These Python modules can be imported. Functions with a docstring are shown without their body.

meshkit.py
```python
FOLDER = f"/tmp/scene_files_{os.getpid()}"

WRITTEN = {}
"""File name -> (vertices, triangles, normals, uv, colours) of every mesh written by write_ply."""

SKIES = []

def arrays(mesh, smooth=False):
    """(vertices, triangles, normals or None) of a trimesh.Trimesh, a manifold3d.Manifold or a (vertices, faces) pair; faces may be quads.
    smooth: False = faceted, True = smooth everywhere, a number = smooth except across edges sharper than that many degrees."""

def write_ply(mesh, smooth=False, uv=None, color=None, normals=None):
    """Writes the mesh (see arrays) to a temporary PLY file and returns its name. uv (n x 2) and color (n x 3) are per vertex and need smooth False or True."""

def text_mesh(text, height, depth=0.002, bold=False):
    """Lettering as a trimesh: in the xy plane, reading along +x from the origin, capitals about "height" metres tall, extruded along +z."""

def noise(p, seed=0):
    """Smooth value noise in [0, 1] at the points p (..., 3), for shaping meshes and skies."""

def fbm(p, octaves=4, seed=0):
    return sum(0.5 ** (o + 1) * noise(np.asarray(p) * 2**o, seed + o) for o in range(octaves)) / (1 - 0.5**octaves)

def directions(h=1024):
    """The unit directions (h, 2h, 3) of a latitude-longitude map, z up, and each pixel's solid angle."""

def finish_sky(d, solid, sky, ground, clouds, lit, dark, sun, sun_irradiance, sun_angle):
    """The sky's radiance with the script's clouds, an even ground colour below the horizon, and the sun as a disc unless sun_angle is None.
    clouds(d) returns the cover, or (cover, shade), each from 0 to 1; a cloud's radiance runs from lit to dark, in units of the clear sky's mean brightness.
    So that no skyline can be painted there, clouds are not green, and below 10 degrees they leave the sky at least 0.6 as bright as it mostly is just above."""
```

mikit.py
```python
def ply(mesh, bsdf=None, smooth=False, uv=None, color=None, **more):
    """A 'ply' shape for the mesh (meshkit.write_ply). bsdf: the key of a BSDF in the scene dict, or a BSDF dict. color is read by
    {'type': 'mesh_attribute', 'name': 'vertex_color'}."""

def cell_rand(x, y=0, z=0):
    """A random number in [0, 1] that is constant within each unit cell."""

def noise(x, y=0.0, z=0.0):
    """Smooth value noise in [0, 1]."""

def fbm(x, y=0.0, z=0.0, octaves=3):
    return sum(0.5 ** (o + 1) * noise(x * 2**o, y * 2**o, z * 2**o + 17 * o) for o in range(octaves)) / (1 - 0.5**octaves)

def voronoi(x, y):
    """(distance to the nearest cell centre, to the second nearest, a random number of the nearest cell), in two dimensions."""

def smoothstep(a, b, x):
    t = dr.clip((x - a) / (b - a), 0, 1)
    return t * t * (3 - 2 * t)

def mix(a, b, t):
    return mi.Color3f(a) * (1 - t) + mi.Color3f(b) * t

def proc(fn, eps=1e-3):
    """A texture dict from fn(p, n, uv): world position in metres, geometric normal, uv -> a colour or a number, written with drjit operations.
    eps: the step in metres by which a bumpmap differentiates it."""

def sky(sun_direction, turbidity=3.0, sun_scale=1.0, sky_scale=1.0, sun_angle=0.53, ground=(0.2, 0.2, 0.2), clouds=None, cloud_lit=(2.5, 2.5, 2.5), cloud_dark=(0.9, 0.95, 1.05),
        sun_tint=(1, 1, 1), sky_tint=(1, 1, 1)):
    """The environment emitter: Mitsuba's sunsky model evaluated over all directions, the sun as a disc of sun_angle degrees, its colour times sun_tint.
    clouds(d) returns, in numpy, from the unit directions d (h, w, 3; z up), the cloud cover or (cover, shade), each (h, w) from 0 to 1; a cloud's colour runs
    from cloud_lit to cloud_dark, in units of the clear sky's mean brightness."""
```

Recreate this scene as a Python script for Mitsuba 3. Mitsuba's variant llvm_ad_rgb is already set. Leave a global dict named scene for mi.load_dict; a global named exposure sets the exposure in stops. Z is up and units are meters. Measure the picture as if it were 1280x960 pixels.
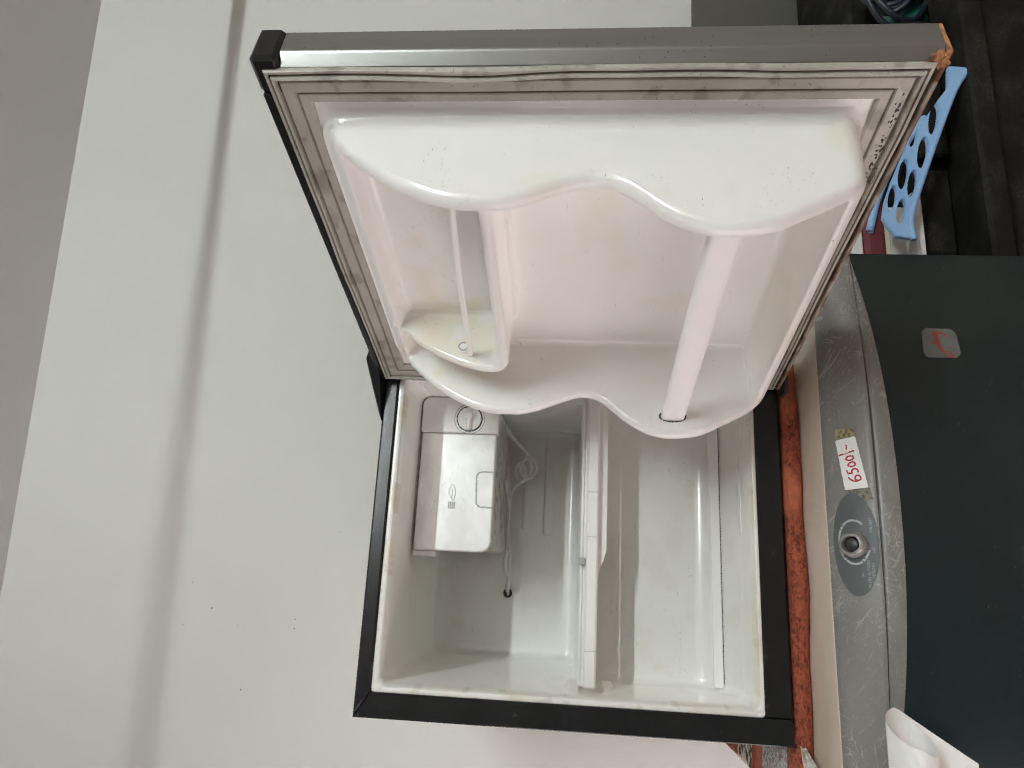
import math, random
import numpy as np, trimesh, mitsuba as mi, mikit, meshkit
import drjit as dr
import shapely.geometry as sg
from shapely import affinity
from shapely.ops import unary_union
from mikit import noise, fbm, voronoi, smoothstep, mix, proc

T = mi.ScalarTransform4f
rng = random.Random(7)
scene, labels = {}, {}

# ------------------------------------------------------------------ camera
CAM = np.array([-0.0414, -0.8793, 0.2557])
YAW, PITCH, ROLL, FOCAL = 0.2617, 0.0855, 0.0283, 879.83
_f = np.array([math.sin(YAW) * math.cos(PITCH), math.cos(YAW) * math.cos(PITCH), math.sin(PITCH)])
_r = np.array([math.cos(YAW), -math.sin(YAW), 0.0])
_u = np.cross(_r, _f)
_r2 = _r * math.cos(ROLL) + _u * math.sin(ROLL)
scene['camera'] = {'type': 'perspective', 'fov': math.degrees(2 * math.atan(640 / FOCAL)), 'fov_axis': 'x', 'near_clip': 0.02, 'far_clip': 60.0,
                   'to_world': T().look_at(origin=CAM.tolist(), target=(CAM + _f).tolist(), up=_r2.tolist())}   # the phone was held sideways
exposure = 0.30

# ------------------------------------------------------------------ lights
TUBE_POWER, FILL_POWER = 242.0, 2.42
TUBE_AT, TUBE_LEN = (0.75, -2.35, 1.345), 1.15
TUBE_RGB, FILL_RGB = (0.885, 0.985, 0.985), (1.0, 0.90, 0.91)

# ------------------------------------------------------------------ helpers
def numbered(key):
    if key not in scene and key not in labels:
        return key
    i = 1
    while f'{key}_{i:03d}' in scene or f'{key}_{i:03d}' in labels:
        i += 1
    return f'{key}_{i:03d}'

def thing(name, label, cat, group=None):
    key = numbered(name)
    labels[key] = {'label': label, 'category': cat}
    if group:
        labels[key]['group'] = group
    return key

def part(parent, name, mesh, bsdf, smooth=35, label=None, kind=None, **more):
    key = numbered(parent + '__' + name if parent else name)
    scene[key] = mikit.ply(mesh, bsdf, smooth, **more)
    d = {}
    if label: d['label'] = label
    if kind: d['kind'] = kind
    if d: labels[key] = d
    return key

def mesh(v, f):
    f = np.asarray(f, int)
    if f.shape[1] == 4:
        f = np.vstack([f[:, [0, 1, 2]], f[:, [0, 2, 3]]])
    return trimesh.Trimesh(np.asarray(v, float), f, process=False)

def cat(*ms):
    return trimesh.util.concatenate(list(ms))

def box(x0, x1, y0, y1, z0, z1, b=0.0015):
    pts = []
    for x, sx in ((x0, 1), (x1, -1)):
        for y, sy in ((y0, 1), (y1, -1)):
            for z, sz in ((z0, 1), (z1, -1)):
                pts += [(x + sx * b, y + sy * b, z), (x + sx * b, y, z + sz * b), (x, y + sy * b, z + sz * b)]
    return trimesh.Trimesh(pts).convex_hull

def prism_y(poly, y0, y1, b=0.0015):
    """convex polygon in (x, z), standing along y, with its front edges chamfered"""
    p = sg.Polygon(poly)
    q = p.buffer(-b, join_style=2)
    pts = [(x, y0, z) for x, z in q.exterior.coords] + [(x, y0 + b, z) for x, z in p.exterior.coords] + [(x, y1, z) for x, z in p.exterior.coords]
    return trimesh.Trimesh(pts).convex_hull

def loft(rings, closed=True, cap0=False, cap1=False):
    R = np.asarray(rings, float)
    m, n = R.shape[:2]
    f = []
    for i in range(m - 1):
        for j in range(n if closed else n - 1):
            k = (j + 1) % n
            f.append((i * n + j, i * n + k, (i + 1) * n + k, (i + 1) * n + j))
    v = R.reshape(-1, 3)
    f = np.array(f)
    tris = [np.vstack([f[:, [0, 1, 2]], f[:, [0, 2, 3]]])]
    for on, i in ((cap0, 0), (cap1, m - 1)):
        if on:
            c = R[i].mean(0)
            v = np.vstack([v, [c]])
            j = np.arange(n)
            tris.append(np.stack([i * n + j, i * n + (j + 1) % n, np.full(n, len(v) - 1)], 1))
    return trimesh.Trimesh(v, np.vstack(tris), process=False)

def smooth_path(pts, per=8):
    """Catmull-Rom through the points"""
    p = np.asarray(pts, float)
    p = np.vstack([2 * p[0] - p[1], p, 2 * p[-1] - p[-2]])
    out = []
    for i in range(1, len(p) - 2):
        for t in np.linspace(0, 1, per, endpoint=False):
            a, b, c, d = p[i - 1:i + 3]
            out.append(0.5 * (2 * b + (c - a) * t + (2 * a - 5 * b + 4 * c - d) * t**2 + (3 * b - a - 3 * c + d) * t**3))
    out.append(p[-2])
    return np.array(out)

def tube(pts, r, n=8, smooth=True, per=8):
    p = smooth_path(pts, per) if smooth and len(pts) > 2 else np.asarray(pts, float)
    t = np.gradient(p, axis=0)
    t /= np.linalg.norm(t, axis=1, keepdims=True) + 1e-12
    up = np.array([0.31, 0.2, 0.93])
    rings = []
    for q, d in zip(p, t):
        a = np.cross(d, up); a /= np.linalg.norm(a) + 1e-12
        b = np.cross(d, a)
        rings.append([q + r * (math.cos(s) * a + math.sin(s) * b) for s in np.arange(n) * 2 * math.pi / n])
    return loft(rings, True, True, True)

def fillet(pts, closed=True, seg=6):
    """points (a, b, radius) -> polyline with rounded corners"""
    P = [np.array(p[:2], float) for p in pts]
    out, n = [], len(P)
    for i in range(n):
        r = pts[i][2] if len(pts[i]) > 2 else 0
        if r == 0 or (not closed and i in (0, n - 1)):
            out.append(P[i]); continue
        a, b, c = P[i - 1], P[i], P[(i + 1) % n]
        d0, d1 = (a - b) / np.linalg.norm(a - b), (c - b) / np.linalg.norm(c - b)
        half = math.acos(np.clip(d0 @ d1, -1, 1)) / 2
        L = r / math.tan(half)
        m = (d0 + d1) / np.linalg.norm(d0 + d1)
        o = b + m * r / math.sin(half)
        s, e = b + d0 * L - o, b + d1 * L - o
        w = math.acos(np.clip(s @ e / r**2, -1, 1))
        for k in range(seg + 1):
            t = k / seg
            out.append(o + (math.sin((1 - t) * w) * s + math.sin(t * w) * e) / math.sin(w))
    return np.array(out)

def extrude(shape, depth):
    gs = [g for g in getattr(shape, 'geoms', [shape]) if g.area > 0]
    return trimesh.util.concatenate([trimesh.creation.extrude_polygon(g, depth, engine='earcut') for g in gs])

def strokes(lines, w):
    return unary_union([sg.LineString(smooth_path(l, 5) if len(l) > 2 else l).buffer(w / 2) for l in lines])

def rrect(x0, x1, z0, z1, r, seg=8, per=1):
    """rounded rectangle as a ring of (a, b) with a fixed count of points, so rings of one count can be lofted"""
    out = []
    for cx, cz, a0 in ((x1 - r, z1 - r, 0), (x0 + r, z1 - r, 90), (x0 + r, z0 + r, 180), (x1 - r, z0 + r, 270)):
        for k in range(seg + 1):
            a = math.radians(a0 + 90 * k / seg)
            out.append((cx + r * math.cos(a), cz + r * math.sin(a)))
    return np.array(out)

def dense(ring, step):
    """the closed ring with extra points along its long sides"""
    out = []
    n = len(ring)
    for i in range(n):
        a, b = ring[i], ring[(i + 1) % n]
        k = max(1, int(round(np.linalg.norm(b - a) / step)))
        out += [a + (b - a) * j / k for j in range(k)]
    return np.array(out)

# ------------------------------------------------------------------ materials
def mat(key, color, rough=0.5, bump=None, two=True, **kw):
    d = {'type': 'principled', 'roughness': rough, **kw}
    d['base_color'] = {'type': 'rgb', 'value': list(color)} if not callable(color) else proc(color)
    if bump is not None:
        d = {'type': 'bumpmap', 'arbitrary': proc(bump[0], bump[2] if len(bump) > 2 else 1e-3), 'scale': bump[1], 'nested': d}
    scene[key] = {'type': 'twosided', 'inner': d}
    return key

SPOTS = [(-0.094, 1.021, .0016), (-0.142, 0.973, .0027), (-0.172, 0.915, .0016), (-0.155, 0.797, .0017), (-0.172, 0.797, .0019), (-0.178, 1.03, .0014), (-0.293, 0.894, .0018), (0.395, 0.97, .0012), (0.02, 0.72, .0012)]
def wall_color(p, n, uv):
    c = mix((0.590, 0.592, 0.550), (0.645, 0.647, 0.607), fbm(p.x * 2.3, p.z * 2.3, 3.0, 3))
    for x, z, r in SPOTS:
        d = dr.sqrt(dr.square((p.x - x) * 1.0) + dr.square((p.z - z) * 1.5)) / r + 0.7 * noise(p.x * 900, p.z * 900)
        c = mix(c, (0.10, 0.09, 0.08), 0.85 * smoothstep(1.5, 0.9, d))
    return c
mat('wall_paint', wall_color, 0.65, (lambda p, n, uv: fbm(p.x * 130, p.z * 130, 0.0, 3), 0.0009))
mat('ceiling_paint', lambda p, n, uv: mix((0.50, 0.50, 0.48), (0.55, 0.55, 0.53), fbm(p.x * 3, p.y * 3, 1.0, 2)), 0.8)
mat('dark_olive', lambda p, n, uv: mix((0.085, 0.085, 0.070), (0.11, 0.11, 0.092), fbm(p.x * 6, p.z * 6, 2.0, 3)), 0.5)
mat('room_paint', (0.46, 0.405, 0.38), 0.8)
mat('floor_tile', (0.42, 0.30, 0.25), 0.4)

def liner_color(p, n, uv):
    c = mix((0.735, 0.722, 0.690), (0.760, 0.748, 0.722), fbm(p.x * 14, p.y * 14, p.z * 14, 3))
    stain = smoothstep(0.56, 0.76, fbm(p.x * 17 + 3.1, p.y * 17, p.z * 17, 4))
    c = mix(c, (0.69, 0.62, 0.48), 0.40 * stain)
    k = fbm(p.x * 34, p.y * 34, p.z * 34 + 2, 4)
    tray = dr.sqrt(dr.square(p.x - 0.205) + dr.square(p.y + 0.150) + dr.square(p.z - 0.385)) - 0.10 * (k - 0.5)
    c = mix(c, (0.71, 0.645, 0.48), 0.42 * smoothstep(0.42, 0.56, k + 0.12) * smoothstep(0.052, 0.030, tray))
    speck = smoothstep(0.86, 0.92, noise(p.x * 760, p.y * 760, p.z * 760)) * smoothstep(0.58, 0.75, noise(p.x * 41, p.y * 41, p.z * 41 + 5))
    return mix(c, (0.25, 0.21, 0.17), 0.8 * speck)
mat('liner_plastic', liner_color, 0.17, specular=0.5)
def cavity_color(p, n, uv):
    c = mix((0.700, 0.695, 0.660), (0.735, 0.730, 0.700), fbm(p.x * 11, p.y * 11, p.z * 11, 3))
    stain = smoothstep(0.58, 0.74, fbm(p.x * 23 + 9, p.y * 23, p.z * 23, 4))
    c = mix(c, (0.58, 0.53, 0.44), 0.20 * stain)
    speck = smoothstep(0.87, 0.93, noise(p.x * 700, p.y * 700, p.z * 700)) * smoothstep(0.62, 0.75, noise(p.x * 37, p.y * 37, p.z * 37))
    return mix(c, (0.20, 0.17, 0.14), 0.8 * speck)
mat('cavity_plastic', cavity_color, 0.2)
def lip_color(p, n, uv):
    c = mix((0.70, 0.69, 0.655), (0.74, 0.73, 0.70), fbm(p.x * 40, p.z * 40, 1.0, 3))
    old = smoothstep(0.46, 0.66, fbm(p.x * 26 + 1, p.z * 26, 3.0, 4))
    grime = smoothstep(0.60, 0.70, fbm(p.x * 70, p.z * 70, 6.0, 4))
    c = mix(c, (0.66, 0.56, 0.40), 0.45 * old)
    return mix(c, (0.42, 0.35, 0.25), 0.35 * grime)
mat('lip_plastic', lip_color, 0.25)
mat('white_plastic', lambda p, n, uv: mix((0.72, 0.71, 0.675), (0.76, 0.75, 0.72), fbm(p.x * 30, p.y * 30, p.z * 30, 3)), 0.3)
def freezer_color(p, n, uv):
    c = mix((0.72, 0.72, 0.705), (0.83, 0.83, 0.82), smoothstep(0.3, 0.7, fbm(p.x * 32, p.y * 20, p.z * 32, 3)))
    sc = smoothstep(0.035, 0.0, dr.abs(noise(p.x * 60, p.z * 240) - 0.5)) * smoothstep(0.62, 0.75, noise(p.x * 55 + 4, p.z * 55))
    sp = smoothstep(0.84, 0.90, noise(p.x * 700, p.y * 200, p.z * 700)) * smoothstep(0.55, 0.7, noise(p.x * 48, p.z * 48 + 7))
    return mix(c, (0.30, 0.30, 0.29), dr.clip(0.22 * sc + 0.8 * sp, 0, 1))
mat('freezer_plastic', freezer_color, 0.26, metallic=0.05)
mat('freezer_side', lambda p, n, uv: mix(mix((0.56, 0.52, 0.48), (0.76, 0.72, 0.68), fbm(p.x * 60, p.y * 60, p.z * 30, 3)), (0.26, 0.21, 0.16), 0.7 * smoothstep(0.55, 0.66, fbm(p.x * 85, p.y * 85, p.z * 85, 4))), 0.35, (lambda p, n, uv: fbm(p.x * 60, p.y * 60, 0.0, 2), 0.007), metallic=0.25)
mat('emboss_grey', (0.34, 0.34, 0.33), 0.4)
mat('foil', lambda p, n, uv: mix((0.55, 0.54, 0.52), (0.80, 0.78, 0.76), fbm(p.x * 80, p.y * 80, p.z * 80, 2)), 0.35, metallic=0.7)
mat('dark_gap', (0.012, 0.012, 0.012), 0.6)

def gasket_color(p, n, uv):
    c = mix((0.25, 0.235, 0.195), (0.40, 0.375, 0.325), fbm(p.x * 22, p.y * 22, p.z * 22, 4))
    grime = smoothstep(0.56, 0.72, fbm(p.x * 60, p.y * 60, p.z * 60, 4))
    c = mix(c, (0.13, 0.11, 0.085), 0.5 * grime)
    mould = smoothstep(0.86, 0.92, noise(p.x * 800, p.y * 800, p.z * 800)) * smoothstep(0.55, 0.70, noise(p.x * 29, p.y * 29, p.z * 29))
    return mix(c, (0.05, 0.04, 0.035), dr.clip(0.9 * mould, 0, 1))
mat('gasket_rubber', gasket_color, 0.45)
mat('mould_black', (0.03, 0.027, 0.022), 0.8)
def steel_color(p, n, uv):
    c = mix((0.235, 0.24, 0.228), (0.31, 0.315, 0.30), fbm(p.x * 90, p.y * 90, p.z * 3, 3))
    sp = smoothstep(0.87, 0.93, noise(p.x * 600, p.y * 600, p.z * 500)) * smoothstep(0.5, 0.7, noise(p.x * 30, p.y * 30, p.z * 22))
    return mix(c, (0.07, 0.065, 0.06), 0.8 * sp)
mat('edge_steel', steel_color, 0.30, metallic=0.85)
def rust_color(p, n, uv):
    k = fbm(p.x * 150, p.y * 150, p.z * 150, 4)
    return mix((0.10, 0.045, 0.025), (0.46, 0.20, 0.085), smoothstep(0.3, 0.7, k))
mat('rust', rust_color, 0.9, (lambda p, n, uv: fbm(p.x * 400, p.y * 400, p.z * 400, 3), 0.0012))
mat('old_edge', lambda p, n, uv: mix((0.13, 0.08, 0.055), (0.30, 0.25, 0.20), smoothstep(0.35, 0.65, fbm(p.x * 60, p.y * 60, p.z * 200, 3))), 0.6)
def black_color(p, n, uv):
    sc = smoothstep(0.70, 0.80, fbm(p.x * 75, p.y * 75, p.z * 75, 4)) * smoothstep(0.5, 0.7, noise(p.x * 21, p.y * 21, p.z * 21))
    dust = smoothstep(0.89, 0.95, noise(p.x * 800, p.y * 800, p.z * 800))
    c = mix((0.006, 0.0065, 0.007), (0.012, 0.0125, 0.0135), fbm(p.x * 25, p.y * 25, p.z * 25, 3))
    return mix(c, (0.16, 0.16, 0.16), dr.clip(0.30 * sc + 0.35 * dust, 0, 1))
mat('black_trim', black_color, 0.22, specular=0.3)
mat('black_cap', (0.008, 0.0085, 0.009), 0.14, specular=0.4)
mat('cabinet_black', (0.03, 0.03, 0.032), 0.4)

def scratches(a, b):
    s = dr.zeros(mi.Float, dr.width(a)) if dr.width(a) > 1 else mi.Float(0)
    for k, (ca, sa, fr) in enumerate(((0.94, 0.34, 16), (0.30, 0.95, 19), (0.75, -0.66, 14), (-0.5, 0.87, 21), (0.99, -0.1, 12))):
        q, t = a * ca + b * sa, -a * sa + b * ca
        line = smoothstep(0.026, 0.004, dr.abs(noise(q * fr * 1.3 + 11 * k, t * 330, k * 3.7) - 0.5))
        s = dr.maximum(s, line * smoothstep(0.62, 0.74, noise(q * 70, t * 150, 7.0 + k)))
    return s
def fascia_color(p, n, uv):
    c = mix((0.165, 0.160, 0.150), (0.210, 0.204, 0.190), fbm(p.x * 30, p.z * 60, 1.0, 3))
    where = 0.35 + 0.65 * smoothstep(0.38, 0.56, fbm(p.x * 9 + 2, p.z * 9, 4.0, 2))
    fine = smoothstep(0.82, 0.90, noise(p.x * 850, p.y * 850, p.z * 850)) * 0.5
    return mix(c, (0.46, 0.45, 0.43), dr.clip(0.42 * scratches(p.x, p.z * 1.4) * where + fine * where, 0, 1))
mat('fascia_grey', fascia_color, 0.42)
def top_lit_color(p, n, uv):
    c = mix((0.530, 0.450, 0.375), (0.590, 0.505, 0.425), fbm(p.x * 24, p.y * 40, 2.0, 4))  # beige raised well above the fascia grey for light falling on top
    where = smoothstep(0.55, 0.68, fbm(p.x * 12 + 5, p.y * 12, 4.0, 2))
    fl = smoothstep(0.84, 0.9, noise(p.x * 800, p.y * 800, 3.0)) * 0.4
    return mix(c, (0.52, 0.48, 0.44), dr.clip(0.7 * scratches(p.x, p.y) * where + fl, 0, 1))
mat('top_lit_beige', top_lit_color, 0.5)
def green_color(p, n, uv):
    c = mix((0.0030, 0.0090, 0.0105), (0.0055, 0.0140, 0.0165), fbm(p.x * 9, 0.0, p.z * 9, 3))
    wide = smoothstep(0.4, 0.7, fbm(p.x * 7 + 4, 2.0, p.z * 7, 2))
    d = smoothstep(0.86, 0.94, noise(p.x * 850, p.y * 850, p.z * 850))
    lint = smoothstep(0.955, 0.98, noise(p.x * 420, 0.0, p.z * 420)) * smoothstep(0.5, 0.7, noise(p.x * 26, 1.0, p.z * 26))
    c = mix(c, (0.014, 0.024, 0.021), 0.6 * wide)
    return mix(c, (0.17, 0.18, 0.17), dr.clip(0.12 * d + 0.6 * lint, 0, 1))
mat('door_green', green_color, 0.36, specular=0.38)
mat('dial_grey', lambda p, n, uv: mix((0.070, 0.082, 0.084), (0.085, 0.098, 0.100), fbm(p.x * 60, 0.0, p.z * 60, 3)), 0.45)
mat('dial_print', (0.34, 0.35, 0.35), 0.5)
mat('knob_metal', lambda p, n, uv: mix((0.16, 0.15, 0.14), (0.42, 0.40, 0.38), fbm(p.x * 190, p.y * 190, p.z * 190, 3)), 0.4, metallic=0.5)
mat('paper', lambda p, n, uv: mix((0.76, 0.755, 0.74), (0.80, 0.795, 0.78), fbm(p.x * 50, p.y * 50, p.z * 50, 3)), 0.7)
mat('red_ink', lambda p, n, uv: mix((0.30, 0.010, 0.022), (0.46, 0.022, 0.035), fbm(p.x * 300, p.y * 300, p.z * 300, 2)), 0.5)
mat('badge_grey', lambda p, n, uv: mix((0.10, 0.105, 0.10), (0.145, 0.15, 0.145), fbm(p.x * 120, 0.0, p.z * 120, 3)), 0.5)
mat('badge_red', (0.34, 0.035, 0.022), 0.5)
mat('old_label', lambda p, n, uv: mix((0.09, 0.08, 0.065), (0.20, 0.18, 0.14), smoothstep(0.42, 0.58, noise(p.x * 620, 0.0, p.z * 330))), 0.7)
mat('old_label_yellow', lambda p, n, uv: mix((0.13, 0.12, 0.09), (0.33, 0.27, 0.12), smoothstep(0.42, 0.6, noise(p.x * 430, 0.0, p.z * 500))), 0.7)

def rug_color(p, n, uv):
    g = fbm(p.x * 220, p.y * 220, p.z * 220, 3)
    q = p.y + 0.18 * (p.x + 0.3) + 0.012 * fbm(p.x * 30, p.y * 30, 0.0, 2)
    pile = mix((0.060, 0.010, 0.006), (0.35, 0.082, 0.038), smoothstep(0.22, 0.70, 0.5 * g + 0.5 * fbm(p.x * 620, p.y * 620, p.z * 620, 2)))
    pile = mix(pile, (0.56, 0.17, 0.085), 0.5 * smoothstep(0.5, 0.62, fbm(p.x * 15, p.y * 15, p.z * 15, 2)))
    cream = mix((0.36, 0.31, 0.24), (0.58, 0.52, 0.43), smoothstep(0.3, 0.6, g))
    dots = mix(cream, (0.06, 0.045, 0.035), smoothstep(0.55, 0.62, noise(p.x * 130, p.y * 160, 0.0)))
    brown = mix((0.05, 0.03, 0.022), (0.30, 0.22, 0.15), smoothstep(0.58, 0.66, g))
    field = mix((0.22, 0.19, 0.18), (0.46, 0.43, 0.41), smoothstep(0.3, 0.7, fbm(p.x * 420, p.y * 420, 1.0, 2)))
    c = dr.select(q > 0.055, field, pile)
    c = dr.select(q > 0.165, pile, c)
    c = dr.select(q > 0.225, dots, c)
    c = dr.select(q > 0.30, pile, c)
    c = dr.select(q > 0.39, brown, c)
    c = dr.select(q > 0.47, cream, c)
    c = dr.select(p.y < 0.012, pile, c)
    return mi.Color3f(c)
mat('rug_pile', rug_color, 0.95, (lambda p, n, uv: fbm(p.x * 260, p.y * 260, p.z * 260, 3), 0.004), sheen=0.5)
mat('hem_cloth', lambda p, n, uv: mix((0.30, 0.26, 0.21), (0.56, 0.52, 0.46), smoothstep(0.3, 0.6, fbm(p.x * 120, p.y * 260, p.z * 260, 3))), 0.9, (lambda p, n, uv: fbm(p.x * 90, p.y * 300, p.z * 300, 2), 0.003))
def dusty_color(p, n, uv):
    k = smoothstep(0.35, 0.75, fbm(p.x * 35, p.y * 35, p.z * 35, 4))
    g = smoothstep(0.45, 0.85, fbm(p.x * 400, p.y * 400, p.z * 400, 2))
    return mix((0.004, 0.0036, 0.003), (0.026, 0.024, 0.019), dr.clip(k * (0.35 + 0.65 * g), 0, 1))
mat('dusty_black', dusty_color, 0.75, specular=0.2)
mat('blue_plastic', lambda p, n, uv: mix((0.20, 0.36, 0.60), (0.25, 0.42, 0.66), fbm(p.x * 60, p.y * 60, p.z * 60, 3)), 0.4)
mat('maroon_cover', lambda p, n, uv: mix((0.085, 0.010, 0.014), (0.12, 0.016, 0.020), fbm(p.x * 40, p.y * 40, p.z * 200, 3)), 0.55)
mat('cream_cover', (0.50, 0.46, 0.33), 0.6)
mat('carton_white', lambda p, n, uv: mix((0.50, 0.49, 0.46), (0.60, 0.59, 0.56), fbm(p.x * 50, p.y * 50, p.z * 50, 3)), 0.6)
mat('cable_navy', (0.016, 0.019, 0.032), 0.45)
mat('bottle_teal', (0.020, 0.145, 0.120), 0.3)
mat('lamp_housing', (0.75, 0.75, 0.73), 0.4)
mat('shade_bar_grey', (0.5, 0.5, 0.5), 0.5)

# ------------------------------------------------------------------ setting
def plane(pts, nu=1, nv=1):
    a, b, c, d = (np.array(p, float) for p in pts)
    v, f = [], []
    for i in range(nu + 1):
        for j in range(nv + 1):
            s, t = i / nu, j / nv
            v.append((a * (1 - s) + b * s) * (1 - t) + (d * (1 - s) + c * s) * t)
    for i in range(nu):
        for j in range(nv):
            k = i * (nv + 1) + j
            f.append((k, k + nv + 1, k + nv + 2, k + 1))
    return mesh(v, f)
WY = lambda x: 0.56 - 0.078 * x
CEIL, FLOOR = 1.433, -1.18
def wallpt(x, z, off=0.0):
    return (x, WY(x) - off, z)
def struct(name, m, b, label):
    scene[name] = mikit.ply(m, b, False)
    labels[name] = {'kind': 'structure', 'label': label}
struct('back_wall', plane([wallpt(-3, FLOOR), wallpt(3, FLOOR), wallpt(3, CEIL), wallpt(-3, CEIL)]), 'wall_paint', 'off-white painted wall behind the open small fridge')
struct('ceiling', plane([(-3, -4, CEIL), (3, -4, CEIL), (3, 1.2, CEIL), (-3, 1.2, CEIL)]), 'ceiling_paint', 'grey ceiling meeting the wall')
struct('floor', plane([(-3, -4, FLOOR), (3, -4, FLOOR), (3, 1.2, FLOOR), (-3, 1.2, FLOOR)]), 'floor_tile', 'floor under the large refrigerator')

struct('front_wall', plane([(-3, -3.0, FLOOR), (3, -3.0, FLOOR), (3, -3.0, CEIL), (-3, -3.0, CEIL)]), 'room_paint', 'painted wall opposite, behind the camera')
struct('side_wall', plane([(2.6, -4, FLOOR), (2.6, 1.2, FLOOR), (2.6, 1.2, CEIL), (2.6, -4, CEIL)]), 'room_paint', 'painted wall on the right')

# lamps, outside the frame
lamp = thing('tube_light', 'long tube light mounted under the ceiling opposite the fridges', 'lamp')
tx, ty, tz = TUBE_AT
part(lamp, 'housing', box(tx - TUBE_LEN / 2 - .03, tx + TUBE_LEN / 2 + .03, ty - .05, ty - .0, tz + .028, tz + .075), 'lamp_housing')
for s in (-1, 1):
    part(lamp, 'socket', box(tx + s * (TUBE_LEN / 2 + .014) - .013, tx + s * (TUBE_LEN / 2 + .014) + .013, ty - .02, ty + .018, tz - .018, tz + .03), 'lamp_housing')
k = part(lamp, 'tube', tube([(tx - TUBE_LEN / 2, ty, tz), (tx + TUBE_LEN / 2, ty, tz)], 0.017, 20, False), 'lamp_housing', True)
scene[k]['emitter'] = {'type': 'area', 'radiance': {'type': 'rgb', 'value': [TUBE_POWER * c for c in TUBE_RGB]}}

# ------------------------------------------------------------------ small fridge: cabinet
W2, H = 0.2134, 0.5
fr = thing('mini_fridge', 'small black fridge standing open on its rug, door swung wide, white molded inside', 'fridge')
X0, X1, ZB, ZT, YB, YL = -0.176, 0.199, 0.036, 0.472, 0.35, 0.13
# outer shell
cab = cat(box(-W2 + .002, -W2 + .02, .004, .45, .002, H - .002), box(W2 - .010, W2 - .001, .004, .45, .002, H - .002), box(-W2 + .021, W2 - .011, .004, .45, H - .012, H - .002),
          box(-W2 + .021, W2 - .011, .004, .45, .002, .02), box(-W2 + .021, W2 - .011, .365, .45, .021, H - .013))
part(fr, 'cabinet', cab, 'cabinet_black')
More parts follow.
